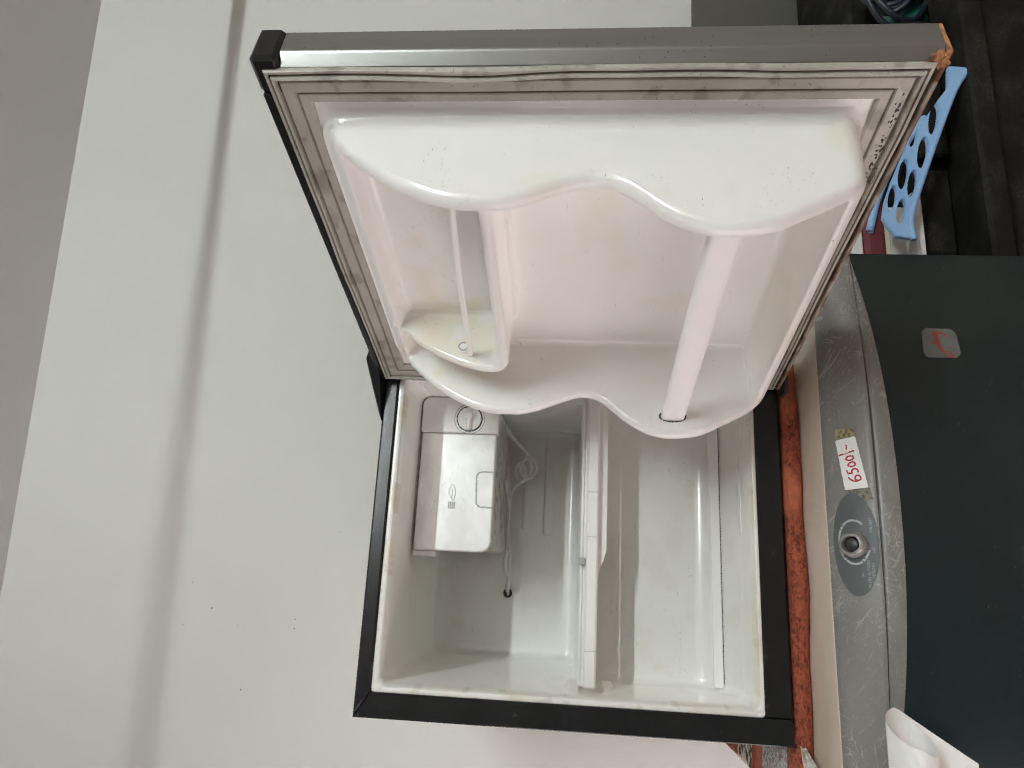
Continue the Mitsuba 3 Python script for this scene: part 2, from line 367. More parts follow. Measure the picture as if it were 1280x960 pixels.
# frame round the opening
fx0, fx1, fz0, fz1 = -0.1855, 0.1965, 0.0295, 0.4815
part(fr, 'frame_bar', prism_y([(-W2, 0), (fx0, 0), (fx0, fz1), (-W2, H)], -.004, .004, .0012), 'black_trim')
part(fr, 'frame_bar', prism_y([(-W2, H), (fx0, fz1), (fx1, fz1), (W2, H)], -.0045, .004, .0025), 'black_trim')
part(fr, 'frame_bar', prism_y([(fx1, 0), (W2, 0), (W2, H), (fx1, fz1)], -.004, .004, .0012), 'black_trim')
part(fr, 'frame_bar', prism_y([(fx0 + .0004, 0.0), (fx1 - .0004, 0.0), (fx1 - .0004, fz0), (fx0 + .0004, fz0)], -.0034, .004, .0018), 'black_trim')
# white lip and cavity
def lip_ring(t, y):
    a = rrect(fx0, fx1, fz0, fz1, .004)
    b = rrect(X0, X1, ZB, ZT, .014)
    r = a * (1 - t) + b * t
    return [(x, y, z) for x, z in r]
lip = [(0, .003), (0, -.001), (.12, -.002), (.55, -.002), (.72, -.0013), (.86, .0012), (.95, .0055), (1, .012), (1.0, .018)]
part(fr, 'lip', loft([lip_ring(t, y) for t, y in lip]), 'lip_plastic', 50)
prof = fillet([(.012, ZT), (YB, ZT, .03), (YB, .2345, .022), (YL, .2345, .008), (YL, .0635, .035), (.066, ZB, .02), (.012, ZB)], closed=False, seg=8)
def inset_profile(p, d):
    t = np.gradient(p, axis=0); t /= np.linalg.norm(t, axis=1, keepdims=True)
    nrm = np.stack([t[:, 1], -t[:, 0]], 1)          # clockwise path: inside is to the right
    q = p + nrm * d
    q[0] = p[0] + [0, -d]; q[-1] = p[-1] + [0, d]
    return q
rings, R = [], .013
for xs, sgn in ((X0, 1), (X1, -1)):
    for a in (np.linspace(0, 90, 7) if sgn == 1 else np.linspace(90, 0, 7)):
        q = inset_profile(prof, R * (1 - math.sin(math.radians(a))))
        rings.append([(xs + sgn * R * (1 - math.cos(math.radians(a))), y, z) for y, z in q])
parts = [loft(rings, closed=False)]
for xs in (X0, X1):
    q = inset_profile(prof, R)
    vv, ff = trimesh.creation.triangulate_polygon(sg.Polygon(q), engine='earcut')
    parts.append(mesh(np.c_[np.full(len(vv), xs), vv], ff))
part(fr, 'liner', cat(*parts), 'cavity_plastic', 40)
# raised ribs pressed into the liner
def rib(a, b, r, sq):
    """a low rounded ridge from a to b; sq flattens it along y or z"""
    m = trimesh.creation.capsule(height=float(np.linalg.norm(np.subtract(b, a))), radius=r, count=[12, 12])
    m.apply_transform(trimesh.geometry.align_vectors([0, 0, 1], np.subtract(b, a)))
    m.vertices *= sq
    m.apply_translation(a)
    return m
for a, b, r, sq in (((.17, YB, .292), (-.116, YB, .292), .007, (1, .18, 1)), ((.17, YB, .33), (-.10, YB, .33), .006, (1, .18, 1)),
                    ((.17, .060, ZB), (-.122, .060, ZB), .006, (1, 1, .35))):
    part(fr, 'liner_rib', rib(a, b, r, sq), 'cavity_plastic', True)
# rail at the foot of the lower back wall
part(fr, 'rail', cat(box(-.171, .19, .098, .108, .0535, .0665, .0012), box(-.171, .19, .1085, .1285, .055, .060, .0008)), 'white_plastic')
part(fr, 'rail_shade', box(-.168, .19, .1030, .120, .0518, .0534, .0002), 'dark_gap', label='dark strip for the shade under the rail')  # black strip set in for the shade line below the rail
# brackets for the shelf on the left wall
part(fr, 'shelf_bracket', trimesh.Trimesh([(X0 - .002, .03, .246), (X0 - .002, .075, .256), (X0 - .002, .075, .236), (X0 + .009, .06, .240), (X0 + .009, .075, .250), (X0 + .009, .075, .236), (X0 - .002, .03, .238)]).convex_hull, 'white_plastic')
part(fr, 'shelf_bracket', trimesh.Trimesh([(X0 - .002, .03, .209), (X0 - .002, .03, .203), (X0 - .002, .075, .192), (X0 + .009, .05, .209), (X0 + .009, .075, .198), (X0 - .002, .075, .209), (X0 + .009, .075, .209)]).convex_hull, 'white_plastic')
# drain hole with the sensor tubes running to it
part(fr, 'drain_hole', trimesh.creation.cylinder(.0075, .002, sections=24, transform=trimesh.transformations.translation_matrix([-.076, YB - .0012, .354]) @ trimesh.transformations.rotation_matrix(math.pi / 2, [1, 0, 0])), 'dark_gap', label='dark drain hole in the back wall')
part(fr, 'sensor_tube', tube([(.10, .235, .3565), (.06, .26, .352), (.03, .27, .355), (-.005, .275, .352), (-.03, .285, .357), (-.055, .31, .352), (-.072,   .345, .3545)], .0035, 8), 'foil')
part(fr, 'sensor_tube', tube([(.12, .225, .3535), (.07, .24, .348), (.02, .25, .3505), (-.02, .265, .346), (-.05, .29, .349), (-.078, .34, .3525)], .0018, 8), 'foil')
part(fr, 'thermostat_cord', tube([(.185, .20, .362), (.188, .235, .364), (.17, .275, .347), (.145, .30, .318), (.128, .305, .312), (.113, .30, .322), (.118, .295, .338), (.135, .295, .336), (.145, .30, .328), (.128, .302, .320), (.108, .30, .330), (.112, .295, .345), (.128, .292, .345), (.136, .295, .338), (.120, .298, .330), (.103, .295, .338), (.09, .28, .348), (.07, .262, .353)], .0033, 8), 'white_plastic')

# freezer box
FY = .100
fb = part(fr, 'freezer_box', cat(box(-.012, .196, FY + .014, .328, .361, .4735, .006)), 'freezer_side', 25)
dpoly = sg.Polygon(fillet([(-.018, .4675, .004), (-.018, .361, .016), (.1455, .361, .003), (.1455, .4675, .002)], True))
dm = extrude(dpoly.buffer(-.001), .0145); 
def stand(m, y):
    """a shape drawn in (x, z) and extruded: its front face goes to y, the rest behind it"""
    v = m.vertices.copy()
    m = trimesh.Trimesh(np.stack([v[:, 0], y + v[:, 2], v[:, 1]], 1), m.faces[:, ::-1], process=False)
    return m
def soft_plate(poly, y, depth, r=.0022, seg=4):
    """a plate standing in the x-z plane with a rounded front edge"""
    rings = []
    outer = np.array(poly.exterior.coords)[:-1]
    t = np.roll(outer, -1, 0) - np.roll(outer, 1, 0); t /= np.linalg.norm(t, axis=1, keepdims=True) + 1e-12
    nrm = np.stack([-t[:, 1], t[:, 0]], 1)
    if sg.Polygon(outer).exterior.is_ccw is False: nrm = -nrm
    for a in np.linspace(0, 90, seg + 1):
        q = outer + nrm * r * (1 - math.sin(math.radians(90 - a)))
        rings.append([(x, y + r * (1 - math.sin(math.radians(a))), z) for x, z in q])
    rings.insert(0, [(x, y + depth, z) for x, z in outer])
    m = loft(rings)
    q = outer + nrm * r
    vv, ff = trimesh.creation.triangulate_polygon(sg.Polygon(q), engine='earcut')
    return cat(m, mesh(np.c_[vv[:, 0], np.full(len(vv), y), vv[:, 1]], ff))
fd = part(fr, 'freezer_door', soft_plate(dpoly, FY, .012), 'freezer_plastic', 35, label='white freezer flap with a worn bright front')
arch = fillet([(.092, .3605), (.092, .386, .008), (.043, .384, .008), (.043, .3605)], closed=False)
fx = part(fd, 'finger_recess', stand(extrude(sg.LineString(arch).buffer(.0011), .0008), FY - .0007), 'emboss_grey', False)
emb = [[(.051, .4175), (.061, .423), (.069, .4215), (.0725, .4185), (.069, .4155), (.061, .414), (.051, .4155)], [(.053, .4185), (.066, .4185)]]
part(fd, 'emblem', stand(cat(extrude(strokes(emb, .0010), .0007), extrude(unary_union([sg.box(.0395, .4135 + i * .0026, .049, .4135 + i * .0026 + .0018) for i in range(4)]), .0007)), FY - .0006), 'emboss_grey', False, label='small arched emblem over a block of tiny print')
part(fd, 'flange', box(-.026, -.0185, FY + .006, FY + .03, .437, .4695, .001), 'white_plastic')
cp = sg.Polygon(fillet([(.1462, .4695, .002), (.1462, .3585, .002), (.198, .3585, .004), (.198, .4695, .012)], True))
pan = part(fr, 'control_panel', soft_plate(cp, FY - .002, .016), 'white_plastic', 35)
def ycyl(x, z, r, y0, y1, n=32):
    m = trimesh.creation.cylinder(r, y1 - y0, sections=n)
    m.apply_transform(trimesh.transformations.rotation_matrix(math.pi / 2, [1, 0, 0]))
    m.apply_translation([x, (y0 + y1) / 2, z])
    return m
part(pan, 'dial_groove', stand(extrude(sg.Point(.167, .4005).buffer(.0187, 24).difference(sg.Point(.167, .4005).buffer(.0172, 24)), .0006), FY - .0026), 'dark_gap', False)
part(pan, 'dial_scale', stand(extrude(sg.Point(.167, .4005).buffer(.0222, 24).difference(sg.Point(.167, .4005).buffer(.0212, 24)), .0004), FY - .0024), 'emboss_grey', False)
dk = part(pan, 'dial', cat(ycyl(.167, .4005, .0170, FY - .0045, FY - .0015)), 'white_plastic', 40)
part(dk, 'grip', cat(box(.150, .1815, FY - .0115, FY - .004, .3968, .4042, .0022), ycyl(.1695, .4005, .0046, FY - .0145, FY - .004, 20)), 'white_plastic', 40)

# hinge cover on the top, right front corner
part(fr, 'hinge_cover', trimesh.Trimesh([(.14, -.005, .5005), (.14, .06, .5005), (.215, .06, .5005), (.232, -.035, .5005), (.215, -.045, .5005), (.148, -.005, .504), (.21, .05, .513), (.228, -.03, .518), (.212, -.04, .518), (.18, -.02, .512)]).convex_hull, 'black_cap', 20)
part(fr, 'lower_hinge', cat(box(.185, .228, -.030, -.0048, -.0062, -.0018, .0006), box(.196, .2155, -.0100, -.0047, -.0016, .018, .0008)), 'cabinet_black')
for x in (-.17, .17):
    for y in (.04, .40):
        part(fr, 'foot', trimesh.creation.cylinder(.013, .004, sections=20, transform=trimesh.transformations.translation_matrix([x, y, .0001])), 'cabinet_black')

# ------------------------------------------------------------------ small fridge: door
TH, HX, HY, DW, DH = 1.8555, 0.1949, -0.0125, 0.4541, 0.5034
e = np.array([-math.cos(TH), -math.sin(TH), 0]); nn = np.array([math.sin(TH), -math.cos(TH), 0])
def D(m):
    """door-local (u from the hinge, v up, w inward) to the world"""
    v = np.asarray(m.vertices)
    w = np.array([HX, HY, 0]) + v[:, :1] * e + v[:, 1:2] * [0, 0, 1] - v[:, 2:3] * nn
    return trimesh.Trimesh(w, m.faces, process=False)
door = fr + '__door'
labels[door] = {'label': 'open door of the small fridge, seen from its white inner side'}
part(door, 'outer_panel', D(box(.002, .430, .004, DH - .006, -.030, -.003)), 'edge_steel')
# steel edge trim at the free end
tp = fillet([(.4305, -.0305), (.4555, -.0305, .0025), (.4555, -.0055, .0055), (.4475, .0035, .002), (.4445, .0035), (.4445, -.002), (.4305, -.002)], True, 5)
tm = extrude(sg.Polygon(tp), .478)                    # drawn in (u, w), extruded along v
tv = tm.vertices
trim = trimesh.Trimesh(np.stack([tv[:, 0], .004 + tv[:, 2], tv[:, 1]], 1), tm.faces[:, ::-1], process=False)
part(door, 'edge_trim', D(trim), 'edge_steel', 25, label='brushed steel strip along the free edge')
part(door, 'corner_cap', D(box(.4255, .4578, .4825, .5045, -.0325, .0052, .0035)), 'black_cap', 20, label='glossy black plastic corner cap')
part(door, 'side_trim', D(box(.000, .4250, .4975, .5045, -.0315, .0035, .001)), 'black_trim')
part(door, 'bottom_edge', D(box(.000, .4300, -.0005, .0035, -.0305, .0025, .0008)), 'old_edge', label='stained lower edge of the door')
# rust at the lower free corner where the cap is missing
rp = []
for i in range(60):
    a = 2 * math.pi * i / 60
    r = .0085 * (1 + .35 * math.sin(3 * a + 1) + .22 * math.sin(7 * a + 2) + .15 * math.sin(13 * a))
    rp.append((.4475 + r * math.cos(a) * .75, .0085 + r * math.sin(a)))
rm = extrude(sg.Polygon(rp).buffer(0).intersection(sg.box(.436, -.0008, .4562, .03)), .0012)
rm.apply_translation([0, 0, .0032])
part(door, 'rust_patch', D(cat(rm, box(.4305, .4550, .0, .0036, -.030, .0030, .0008))), 'rust', False, label='orange rust on the corner whose cap is missing')
# gasket: mitred ring of ribs
def rect_ring(d, w, wob=0.0):
    u0, u1, v0, v1 = 0.000 + d, DW - d, 0.002 + d, .4985 - d + .004
    pts = []
    def side(a, b, n):
        for k in range(n):
            t = k / n
            pts.append((a[0] + (b[0] - a[0]) * t, a[1] + (b[1] - a[1]) * t))
    c = [(u0, v0), (u1, v0), (u1, v1), (u0, v1)]
    for i in range(4):
        side(c[i], c[(i + 1) % 4], 48)
    p = np.array(pts)
    q = meshkit.fbm(np.c_[p * 22, np.full(len(p), d * 40)], 2, 3) - .5
    q2 = meshkit.fbm(np.c_[p * 9, np.full(len(p), 5.0)], 2, 9) - .5
    j = np.arange(len(p)) % 48
    fade = np.minimum(np.minimum(j, 48 - j) / 6, 1)
    free = (p[:, 0] > u1 - 1e-9)
    sag = wob * q2 * fade * np.where(free, 1.0, .35)
    p[:, 0] += np.where(free, sag, 0)
    p[:, 1] += np.where(~free, sag, 0)
    return np.c_[p, w + wob * .25 * q]
gp = [(.0065, -.001, 0), (.0066, .0060, .004), (.0075, .0072, .0075), (.0095, .0070, .0075), (.0102, .0020, .006), (.0110, .0018, .006), (.0118, .0085, .0075), (.0130, .0095, .0075), (.0142, .0085, .0075), (.0150, .0032, .006),
      (.0158, .0032, .004), (.0164, .0062, .0015), (.0172, .0070, .001), (.0255, .0066, .001), (.0262, .0056, .001), (.0266, .0030, .001), (.0274, .0030, .001), (.0278, .0055, .001), (.0290, .0062, .001), (.0345, .0058, .001), (.0358, .0045, .001), (.0366, .0004, 0), (.0366, -.003, 0)]
part(door, 'gasket', D(loft([rect_ring(*g) for g in gp])), 'gasket_rubber', 28, label='grimy beige magnetic door seal')
# mould spots on the lower seal
ms = []
for i in range(150):
    u = .10 + .33 * rng.random() if i < 60 else rng.gauss(.36, .03)
    u = min(max(u, .06), .44)
    ms.append(trimesh.creation.icosphere(1, .0004 + .0009 * rng.random() ** 2))
    ms[-1].vertices *= [1 + rng.random(), .8, .25]
    ms[-1].apply_translation([u, .002 + .0185 + rng.gauss(0, .0016), .0069])
part(door, 'mould_spots', D(cat(*ms)), 'mould_black', False, kind='stuff', label='black mould specks on the lower seal')

# molded inner liner with its wavy bins
PV = np.array([(.030, .060), (.043, .064), (.052, .071), (.06, .0775), (.096, .099), (.118, .110), (.1355, .1135), (.152, .1145), (.168, .1115), (.1945, .097), (.210, .083), (.222, .0725), (.234, .067), (.2455, .066), (.259, .070), (.2745, .0765), (.297, .086), (.3175, .0905), (.340, .0905), (.363, .0855), (.386, .0755), (.409, .0615), (.43, .044), (.445, .0295), (.4565, .016), (.4635, .009), (.48, .008)])
from scipy.interpolate import PchipInterpolator
PW = PchipInterpolator(PV[:, 0], PV[:, 1])
U0, U1, V0, V1, RC, TW = .066, .402, .0405, .466, .020, .0205
def liner_ring(d, fn):
    r = max(RC - d, .0035)
    p = dense(rrect(U0 + d, U1 - d, V0 + d, V1 - d, r, 10), 1.0)
    return p, fn
base = rrect(0, 1, 0, 1, .1, 10)
def lring(d, fn):
    """ring at distance d inside the bins' outline; each side cut into the same number of pieces"""
    r = max(RC - d, .004)
    c = rrect(U0 + d, U1 - d, V0 + d, V1 - d, r, 10)
    out = []
    n = len(c)
    for i in range(n):
        a, b = c[i], c[(i + 1) % n]
        k = 64 if (i % 11) == 10 else 1
        out += [a + (b - a) * j / k for j in range(k)]
    p = np.array(out)
    P = PW(np.clip(p[:, 1], .03, .48))
    return np.c_[p, fn(P)]
ru = .0085
lp = [(-.0175, lambda P: 0 * P + .0012), (-.0120, lambda P: 0 * P + .0014), (-.0065, lambda P: 0 * P + .0016), (-.0035, lambda P: 0 * P + .0030), (-.0015, lambda P: np.minimum(.0065, P * .5))]
for tt in (.12, .35, .65, .9):
    lp.append((-.0005 + .0035 * tt, lambda P, tt=tt: .007 + (np.maximum(P - ru, .0071) - .007) * tt))
for a in (0, 20, 42, 65, 90):
    lp.append((.003 + ru * (1 - math.cos(math.radians(a))), lambda P, a=a: np.maximum(P - ru, .0072) + np.minimum(ru, P * .3) * math.sin(math.radians(a))))
for a in (65, 42, 20, 0):
    lp.append((TW - .0028 - .006 * (1 - math.cos(math.radians(a))), lambda P, a=a: np.maximum(P - .006, .0072) + np.minimum(.006, P * .3) * math.sin(math.radians(a))))
for tt in (.8, .5, .2):
    lp.append((TW - .0025 + .003 * (1 - tt), lambda P, tt=tt: .009 + (np.maximum(P - .006, .0092) - .009) * tt))
lp += [(TW + .0015, lambda P: 0 * P + .0060), (TW + .0040, lambda P: 0 * P + .0022), (TW + .0075, lambda P: 0 * P + .0004), (TW + .012, lambda P: 0 * P), (TW + .035, lambda P: 0 * P)]
L1 = loft([lring(d, f) for d, f in lp])
q = lring(TW + .035, lambda P: 0 * P)
vv, ff = trimesh.creation.triangulate_polygon(sg.Polygon(q[:, :2]), engine='earcut')
floor_ = mesh(np.c_[vv, np.zeros(len(vv))], ff)
# sharp-cornered flange that runs under the gasket
r0 = rrect(.0355, DW - .0355, .0375, .467 - .0005, .004, 10)
fl = []
a0, b0 = lring(-.0175, lambda P: 0 * P + .0012), None
rr = []
n0 = len(r0)
for i in range(n0):
    a, b = r0[i], r0[(i + 1) % n0]
    kk = 64 if (i % 11) == 10 else 1
    rr += [a + (b - a) * j / kk for j in range(kk)]
rr = np.c_[np.array(rr), np.full(len(rr), .0009)]
a1 = lring(-.004, lambda P: 0 * P + .0028)
# clip the first rings to the flange so that nothing crosses the gasket
rings = [rr, np.c_[rr[:, :2] * .5 + a1[:, :2] * .5, np.full(len(rr), .0012)]] + [lring(d, f) for d, f in lp[3:]]
part(door, 'liner', D(cat(loft(rings), floor_)), 'liner_plastic', 50, label='white molded inner door liner with a wavy rimmed bin')
# the inner, upper bin: a low curved wall
def wall_sweep(path, hts, half=.0056, foot=.0045):
    """a wall with a round top standing on w = 0 along a path in (u, v)"""
    p = np.asarray(path, float); h = np.asarray(hts, float)
    t = np.gradient(p, axis=0); t /= np.linalg.norm(t, axis=1, keepdims=True)
    nr = np.stack([-t[:, 1], t[:, 0]], 1)
    rings = []
    sec = [(1 + foot * 2.2 / half, -.0012), (1 + foot / half, .0012), (1.18, .005), (1.08, .012), (1.0, None)]
    for i in range(len(p)):
        ring = []
        top = max(h[i] - half, .006)
        for s in (1, -1):
            side = []
            for k, z in sec:
                zz = top if z is None else min(z, top)
                side.append((p[i] + s * nr[i] * half * k, zz))
            if s == 1:
                ring += side
                for a in (25, 50, 75, 105, 130, 155):
                    ring.append((p[i] + nr[i] * half * math.cos(math.radians(a)), top + half * math.sin(math.radians(a))))
            else:
                ring += side[::-1]
        rings.append([(q[0], q[1], z) for q, z in ring])
    return loft(rings, closed=False)
UB, VD = .1345, .3285
path = [(UB, .458), (UB, .4525), (UB, .447)] + [(UB, v) for v in np.linspace(.438, VD + .02, 22)]
path += [(UB + .016 * (1 - math.cos(a)), VD + .016 - .016 * math.sin(a) + .0) for a in np.linspace(.15, math.pi / 2, 8)]
path += [(u, VD) for u in np.linspace(UB + .03, U1 - TW + .004, 24)]
path = np.array(path)
h = np.array([min(max(float(PW(v)) * .80, .012), .072) if i < 33 else .070 for i, (u, v) in enumerate(path)])
h[0:2] = [.010, .012]
h = np.convolve(np.pad(h, 3, mode='edge'), np.ones(7) / 7, 'valid')
h[-4:] += [.001, .003, .007, .012]
part(door, 'inner_bin_wall', D(wall_sweep(path, h)), 'liner_plastic', 45)
# thin retaining rod of the upper bin, with its round plug
part(door, 'retaining_rod', D(tube([(.141, .3655, .0545), (.26, .360, .064), (.384, .3525, .0745)], .0030, 10)), 'white_plastic', True, label='thin white retaining rod across the upper bin')
pl = trimesh.creation.cylinder(.0068, .006, sections=24, transform=trimesh.transformations.rotation_matrix(math.pi / 2, [0, 1, 0]))
pl.apply_translation([.1425, .3735, .0475])
sl = box(.1452, .1462, .3695, .3775, .0466, .0484, .0002)
pg = part(door, 'rod_plug', D(pl), 'white_plastic', 40)
ra = extrude(sg.Point(.3735, .0475).buffer(.0056, 16).difference(sg.Point(.3735, .0475).buffer(.0040, 16)), .0006)
ra = trimesh.Trimesh(np.asarray(ra.vertices)[:, [2, 0, 1]] + [.1453, 0, 0], ra.faces, process=False)
part(pg, 'ring_groove', D(ra), 'emboss_grey', False)
# wide flat retaining bar of the lower bin
br = []
for t in np.linspace(0, 1, 9):
    u, v, w = .070 + (.386 - .070) * t, .146 + .002 * t, .0915 + .0105 * t
    br.append([(u, v + .0125 * math.copysign(abs(math.cos(a)) ** .55, math.cos(a)), w + .0052 * math.copysign(abs(math.sin(a)) ** .6, math.sin(a))) for a in np.arange(28) * 2 * math.pi / 28])
part(door, 'retaining_bar', D(loft(br, True, True, True)), 'white_plastic', 45, label='wide flat white bar across the lower bin')
soc = []
for s, w_ in ((1.0, .0), (1.11, .0)):
    soc.append([(.0853, .146 + .0133 * s * math.cos(a), (.0918 + .0062 * s * math.sin(a))) for a in np.arange(28) * 2 * math.pi / 28])
part(door, 'bar_socket', D(loft([[(x - .001, y, z) for x, y, z in soc[0]], soc[0], soc[1], [(x - .003, y, z) for x, y, z in soc[1]]])), 'dark_gap', 30, label='dark slot that the wide bar plugs into')

# ------------------------------------------------------------------ shelf inside the fridge
sh = thing('fridge_shelf', 'white shelf seen edge on across the middle of the small fridge', 'shelf')
part(sh, 'panel', box(-.168, .195, .024, .335, .2365, .2400, .001), 'white_plastic')
part(sh, 'front_edge', box(-.169, .196, .012, .0235, .2185, .2335, .0022), 'white_plastic')
part(sh, 'side_rail', box(-.168, .195, .0238, .034, .2330, .2362, .0006), 'white_plastic')
part(sh, 'front_lip', cat(trimesh.Trimesh([(x, y, z) for x, y, z in ((-.022, .024, .219), (.195, .024, .219), (-.022, .036, .219), (.195, .036, .219), (-.010, .026, .2075), (.195, .026, .2075), (-.010, .034, .2075), (.195, .034, .2075), (-.045, .024, .219), (-.045, .036, .219))]).convex_hull), 'liner_plastic', 30)
part(sh, 'clip', box(-.028, -.020, .010, .026, .2345, .2420, .0006), 'emboss_grey', False, label='small grey clip on the shelf edge')
for x in (-.128, .005, .06):
    part(sh, 'seam', box(x, x + .0006, .0112, .0125, .2195, .2330, .0001), 'emboss_grey', False)

# ------------------------------------------------------------------ large refrigerator below
GX0, GX1, GC, GHW = -0.300, 0.337, 0.06, 0.275
gf = thing('large_refrigerator', 'dark green refrigerator with scratched grey top fascia, standing under the small fridge', 'refrigerator')
zt = -.0255
def bow(x, y0, k):
    return y0 + k * abs((x - GC) / GHW) ** 2.4
YF0 = -.082
def FS(x, t, off=0.0):
    """point of the fascia: t = 0 at its top edge, 1 at its lower edge"""
    yb = bow(x, -.117, .024)
    yt = YF0
    s = np.array([0, yb - yt, -.0365]); s = s / np.linalg.norm(s)
    nr = np.array([0, s[2], -s[1]])
    if nr[1] > 0: nr = -nr
    bul = .0030 * math.sin(math.pi * min(max(t, 0), 1))
    return np.array([x, yt + (yb - yt) * t, zt - .0365 * t]) + nr * (off + bul)
xs = np.linspace(GX0, GX1, 60)
rows = [[(x, YF0 + .007, zt - .0) for x in xs], [(x, YF0 + .003, zt - .0004) for x in xs]] + [[FS(x, t) for x in xs] for t in np.linspace(.06, .97, 14)]
rows += [[FS(x, 1.0) + np.array([0, .001, -.0012]) for x in xs], [FS(x, 1.0) + np.array([0, .02, -.002]) for x in xs]]
part(gf, 'fascia', loft(rows, closed=False), 'fascia_grey', 40, label='grey plastic fascia covered with fine scratches')
part(gf, 'top_cover', cat(box(GX0, GX1, YF0 + .0074, .46, zt - .03, zt + .0006, .0012)), 'top_lit_beige', label='scuffed beige top cover, made paler for the light on top')
part(gf, 'body', box(GX0 + .003, GX1 - .003, -.045, .455, FLOOR + .03, zt - .031, .004), 'cabinet_black')
for x in (GX0 + .06, GX1 - .06):
    part(gf, 'foot', box(x - .02, x + .02, -.03, .43, FLOOR + .0, FLOOR + .0295, .003), 'dark_gap')
# door: grey cap strip and green panel
def ZL(x): return -.0850 + .0165 * ((x - .03) / .30) ** 2
xs2 = np.linspace(GX0 + .001, GX1 + .006, 60)
def DY(x): return bow(x, -.1175, .034)
cap = [[(x, DY(x) + .030, -.0645) for x in xs2], [(x, DY(x) + .006, -.0645) for x in xs2], [(x, DY(x) + .0015, -.0655) for x in xs2], [(x, DY(x) - .0006, -.0685) for x in xs2],
       [(x, DY(x) - .0010, -.0685 + (ZL(x) + .0685) * .5) for x in xs2], [(x, DY(x) - .0008, ZL(x)) for x in xs2], [(x, DY(x) + .002, ZL(x) - .0004) for x in xs2]]
gd = gf + '__door'
labels[gd] = {'label': 'very dark green bowed door of the large refrigerator'}
part(gd, 'cap_strip', loft(cap, closed=False), 'fascia_grey', 40, label='grey plastic strip along the top of the dark green door')
pn = [[(x, DY(x) + .001, ZL(x) + .002) for x in xs2]] + [[(x, DY(x), ZL(x) * (1 - t) + (FLOOR + .08) * t) for x in xs2] for t in np.linspace(0, 1, 12)]
# fold round the right edge
edge = [[(GX1 + .006 + dx, DY(GX1 + .006) + dy, z) for dx, dy in ((0, 0), (.0025, .001), (.004, .004), (.004, .05))] for z in np.linspace(-.07, FLOOR + .08, 6)]
part(gd, 'panel', loft(pn, closed=False), 'door_green', 40)
part(gd, 'edge_bead', loft(edge, closed=False), 'door_green', 60)

# things stuck to the fascia: everything drawn in (x, s) with s metres down the slope
SL = .0505
def on_fascia(m, off):
    v = np.asarray(m.vertices)
    w = np.array([FS(x, -s / SL, off + d) for x, s, d in v])
    return trimesh.Trimesh(w, m.faces, process=False)
def fine(poly, depth, n=2):
    m = extrude(poly, depth)
    for _ in range(n): m = m.subdivide()
    return m
def sq(pts): return sg.Polygon(pts)
sticker = thing('price_sticker', 'white paper price sticker with red handwriting on the grey fascia', 'sticker')
cor = STICK = [(.115, -.0135), (.118, -.0350), (.0625, -.0440), (.0605, -.0205)]
part(sticker, 'paper', on_fascia(fine(sq(cor), .0003, 3), .0006), 'paper', False)
ax = np.array([cor[1][0] - cor[2][0], cor[1][1] - cor[2][1]]); LX = np.linalg.norm(ax); ax = ax / LX       # reading direction (towards +x)
ay = np.array([-ax[1], ax[0]])
org = np.array(cor[2])
def write(lines, w, seg=.0012):
    """strokes in (along, up) of the sticker, both 0 to 1 of its length and height"""
    hh = .0235
    return strokes([[tuple(org + ax * a * LX + ay * b * hh) for a, b in l] for l in lines], w).segmentize(seg)
digits = [[(.245, .70), (.19, .60), (.155, .42), (.17, .24), (.215, .19), (.255, .28), (.245, .40), (.20, .44), (.165, .36)],
          [(.385, .72), (.325, .68)], [(.325, .68), (.320, .50)], [(.320, .50), (.365, .50), (.390, .38), (.365, .24), (.315, .25)],
          [(.475, .60), (.445, .48), (.452, .33), (.485, .27), (.520, .36), (.515, .52), (.475, .60)],
          [(.600, .64), (.567, .50), (.575, .34), (.610, .28), (.645, .38), (.640, .55), (.600, .64)],
          [(.705, .88), (.727, .22)], [(.795, .50), (.860, .47)]]
part(sticker, 'writing', on_fascia(extrude(write(digits, .0016), .0002), .0010), 'red_ink', False, label='red handwritten 6500/-')
part(gf, 'old_label', on_fascia(fine(sq([(.0605, -.0240), (.0625, -.0450), (.0500, -.0475), (.0475, -.0265)]), .0003, 2), .0004), 'old_label', False, label='brown remains of a printed label beside the dial')
part(gf, 'old_label', on_fascia(fine(sq([(.1275, -.0140), (.1275, -.0345), (.1185, -.0345), (.1160, -.0140)]), .0003, 2), .0004), 'old_label_yellow', False, label='yellowed scrap of label above the price sticker')
# thermostat dial
DX, DS = .0045, -.0270
def ell(a, b, cx=DX, cy=DS, n=48):
    return sg.Polygon([(cx + a * math.cos(t), cy + b * math.sin(t)) for t in np.arange(n) * 2 * math.pi / n])
clip = sg.box(-.3, -.0492, .3, -.001)
dl = part(gf, 'dial_plate', on_fascia(fine(ell(.0525, .0232).intersection(clip), .0006, 3), .0004), 'dial_grey', False, label='dark grey oval thermostat plate')
ringo = ell(.0235, .0168, DX + .002, DS + .001).difference(ell(.0212, .0146, DX + .002, DS + .001))
gaps = unary_union([sg.Point(DX + .002 + .0223 * math.cos(a), DS + .001 + .0157 * math.sin(a)).buffer(.0024) for a in (math.radians(50), math.radians(140), math.radians(215))])
wedge = sg.Polygon([(DX + .002, DS), (DX + .05, DS - .022), (DX - .03, DS - .055)])
dots = unary_union([sg.Point(DX + .002 + .0223 * math.cos(a), DS + .001 + .0157 * math.sin(a)).buffer(.0016) for a in (math.radians(50), math.radians(140), math.radians(215))])
part(dl, 'scale_ring', on_fascia(cat(extrude(ringo.difference(gaps).difference(wedge), .0002), extrude(dots, .0002)), .0011), 'dial_print', False)
tx_ = []
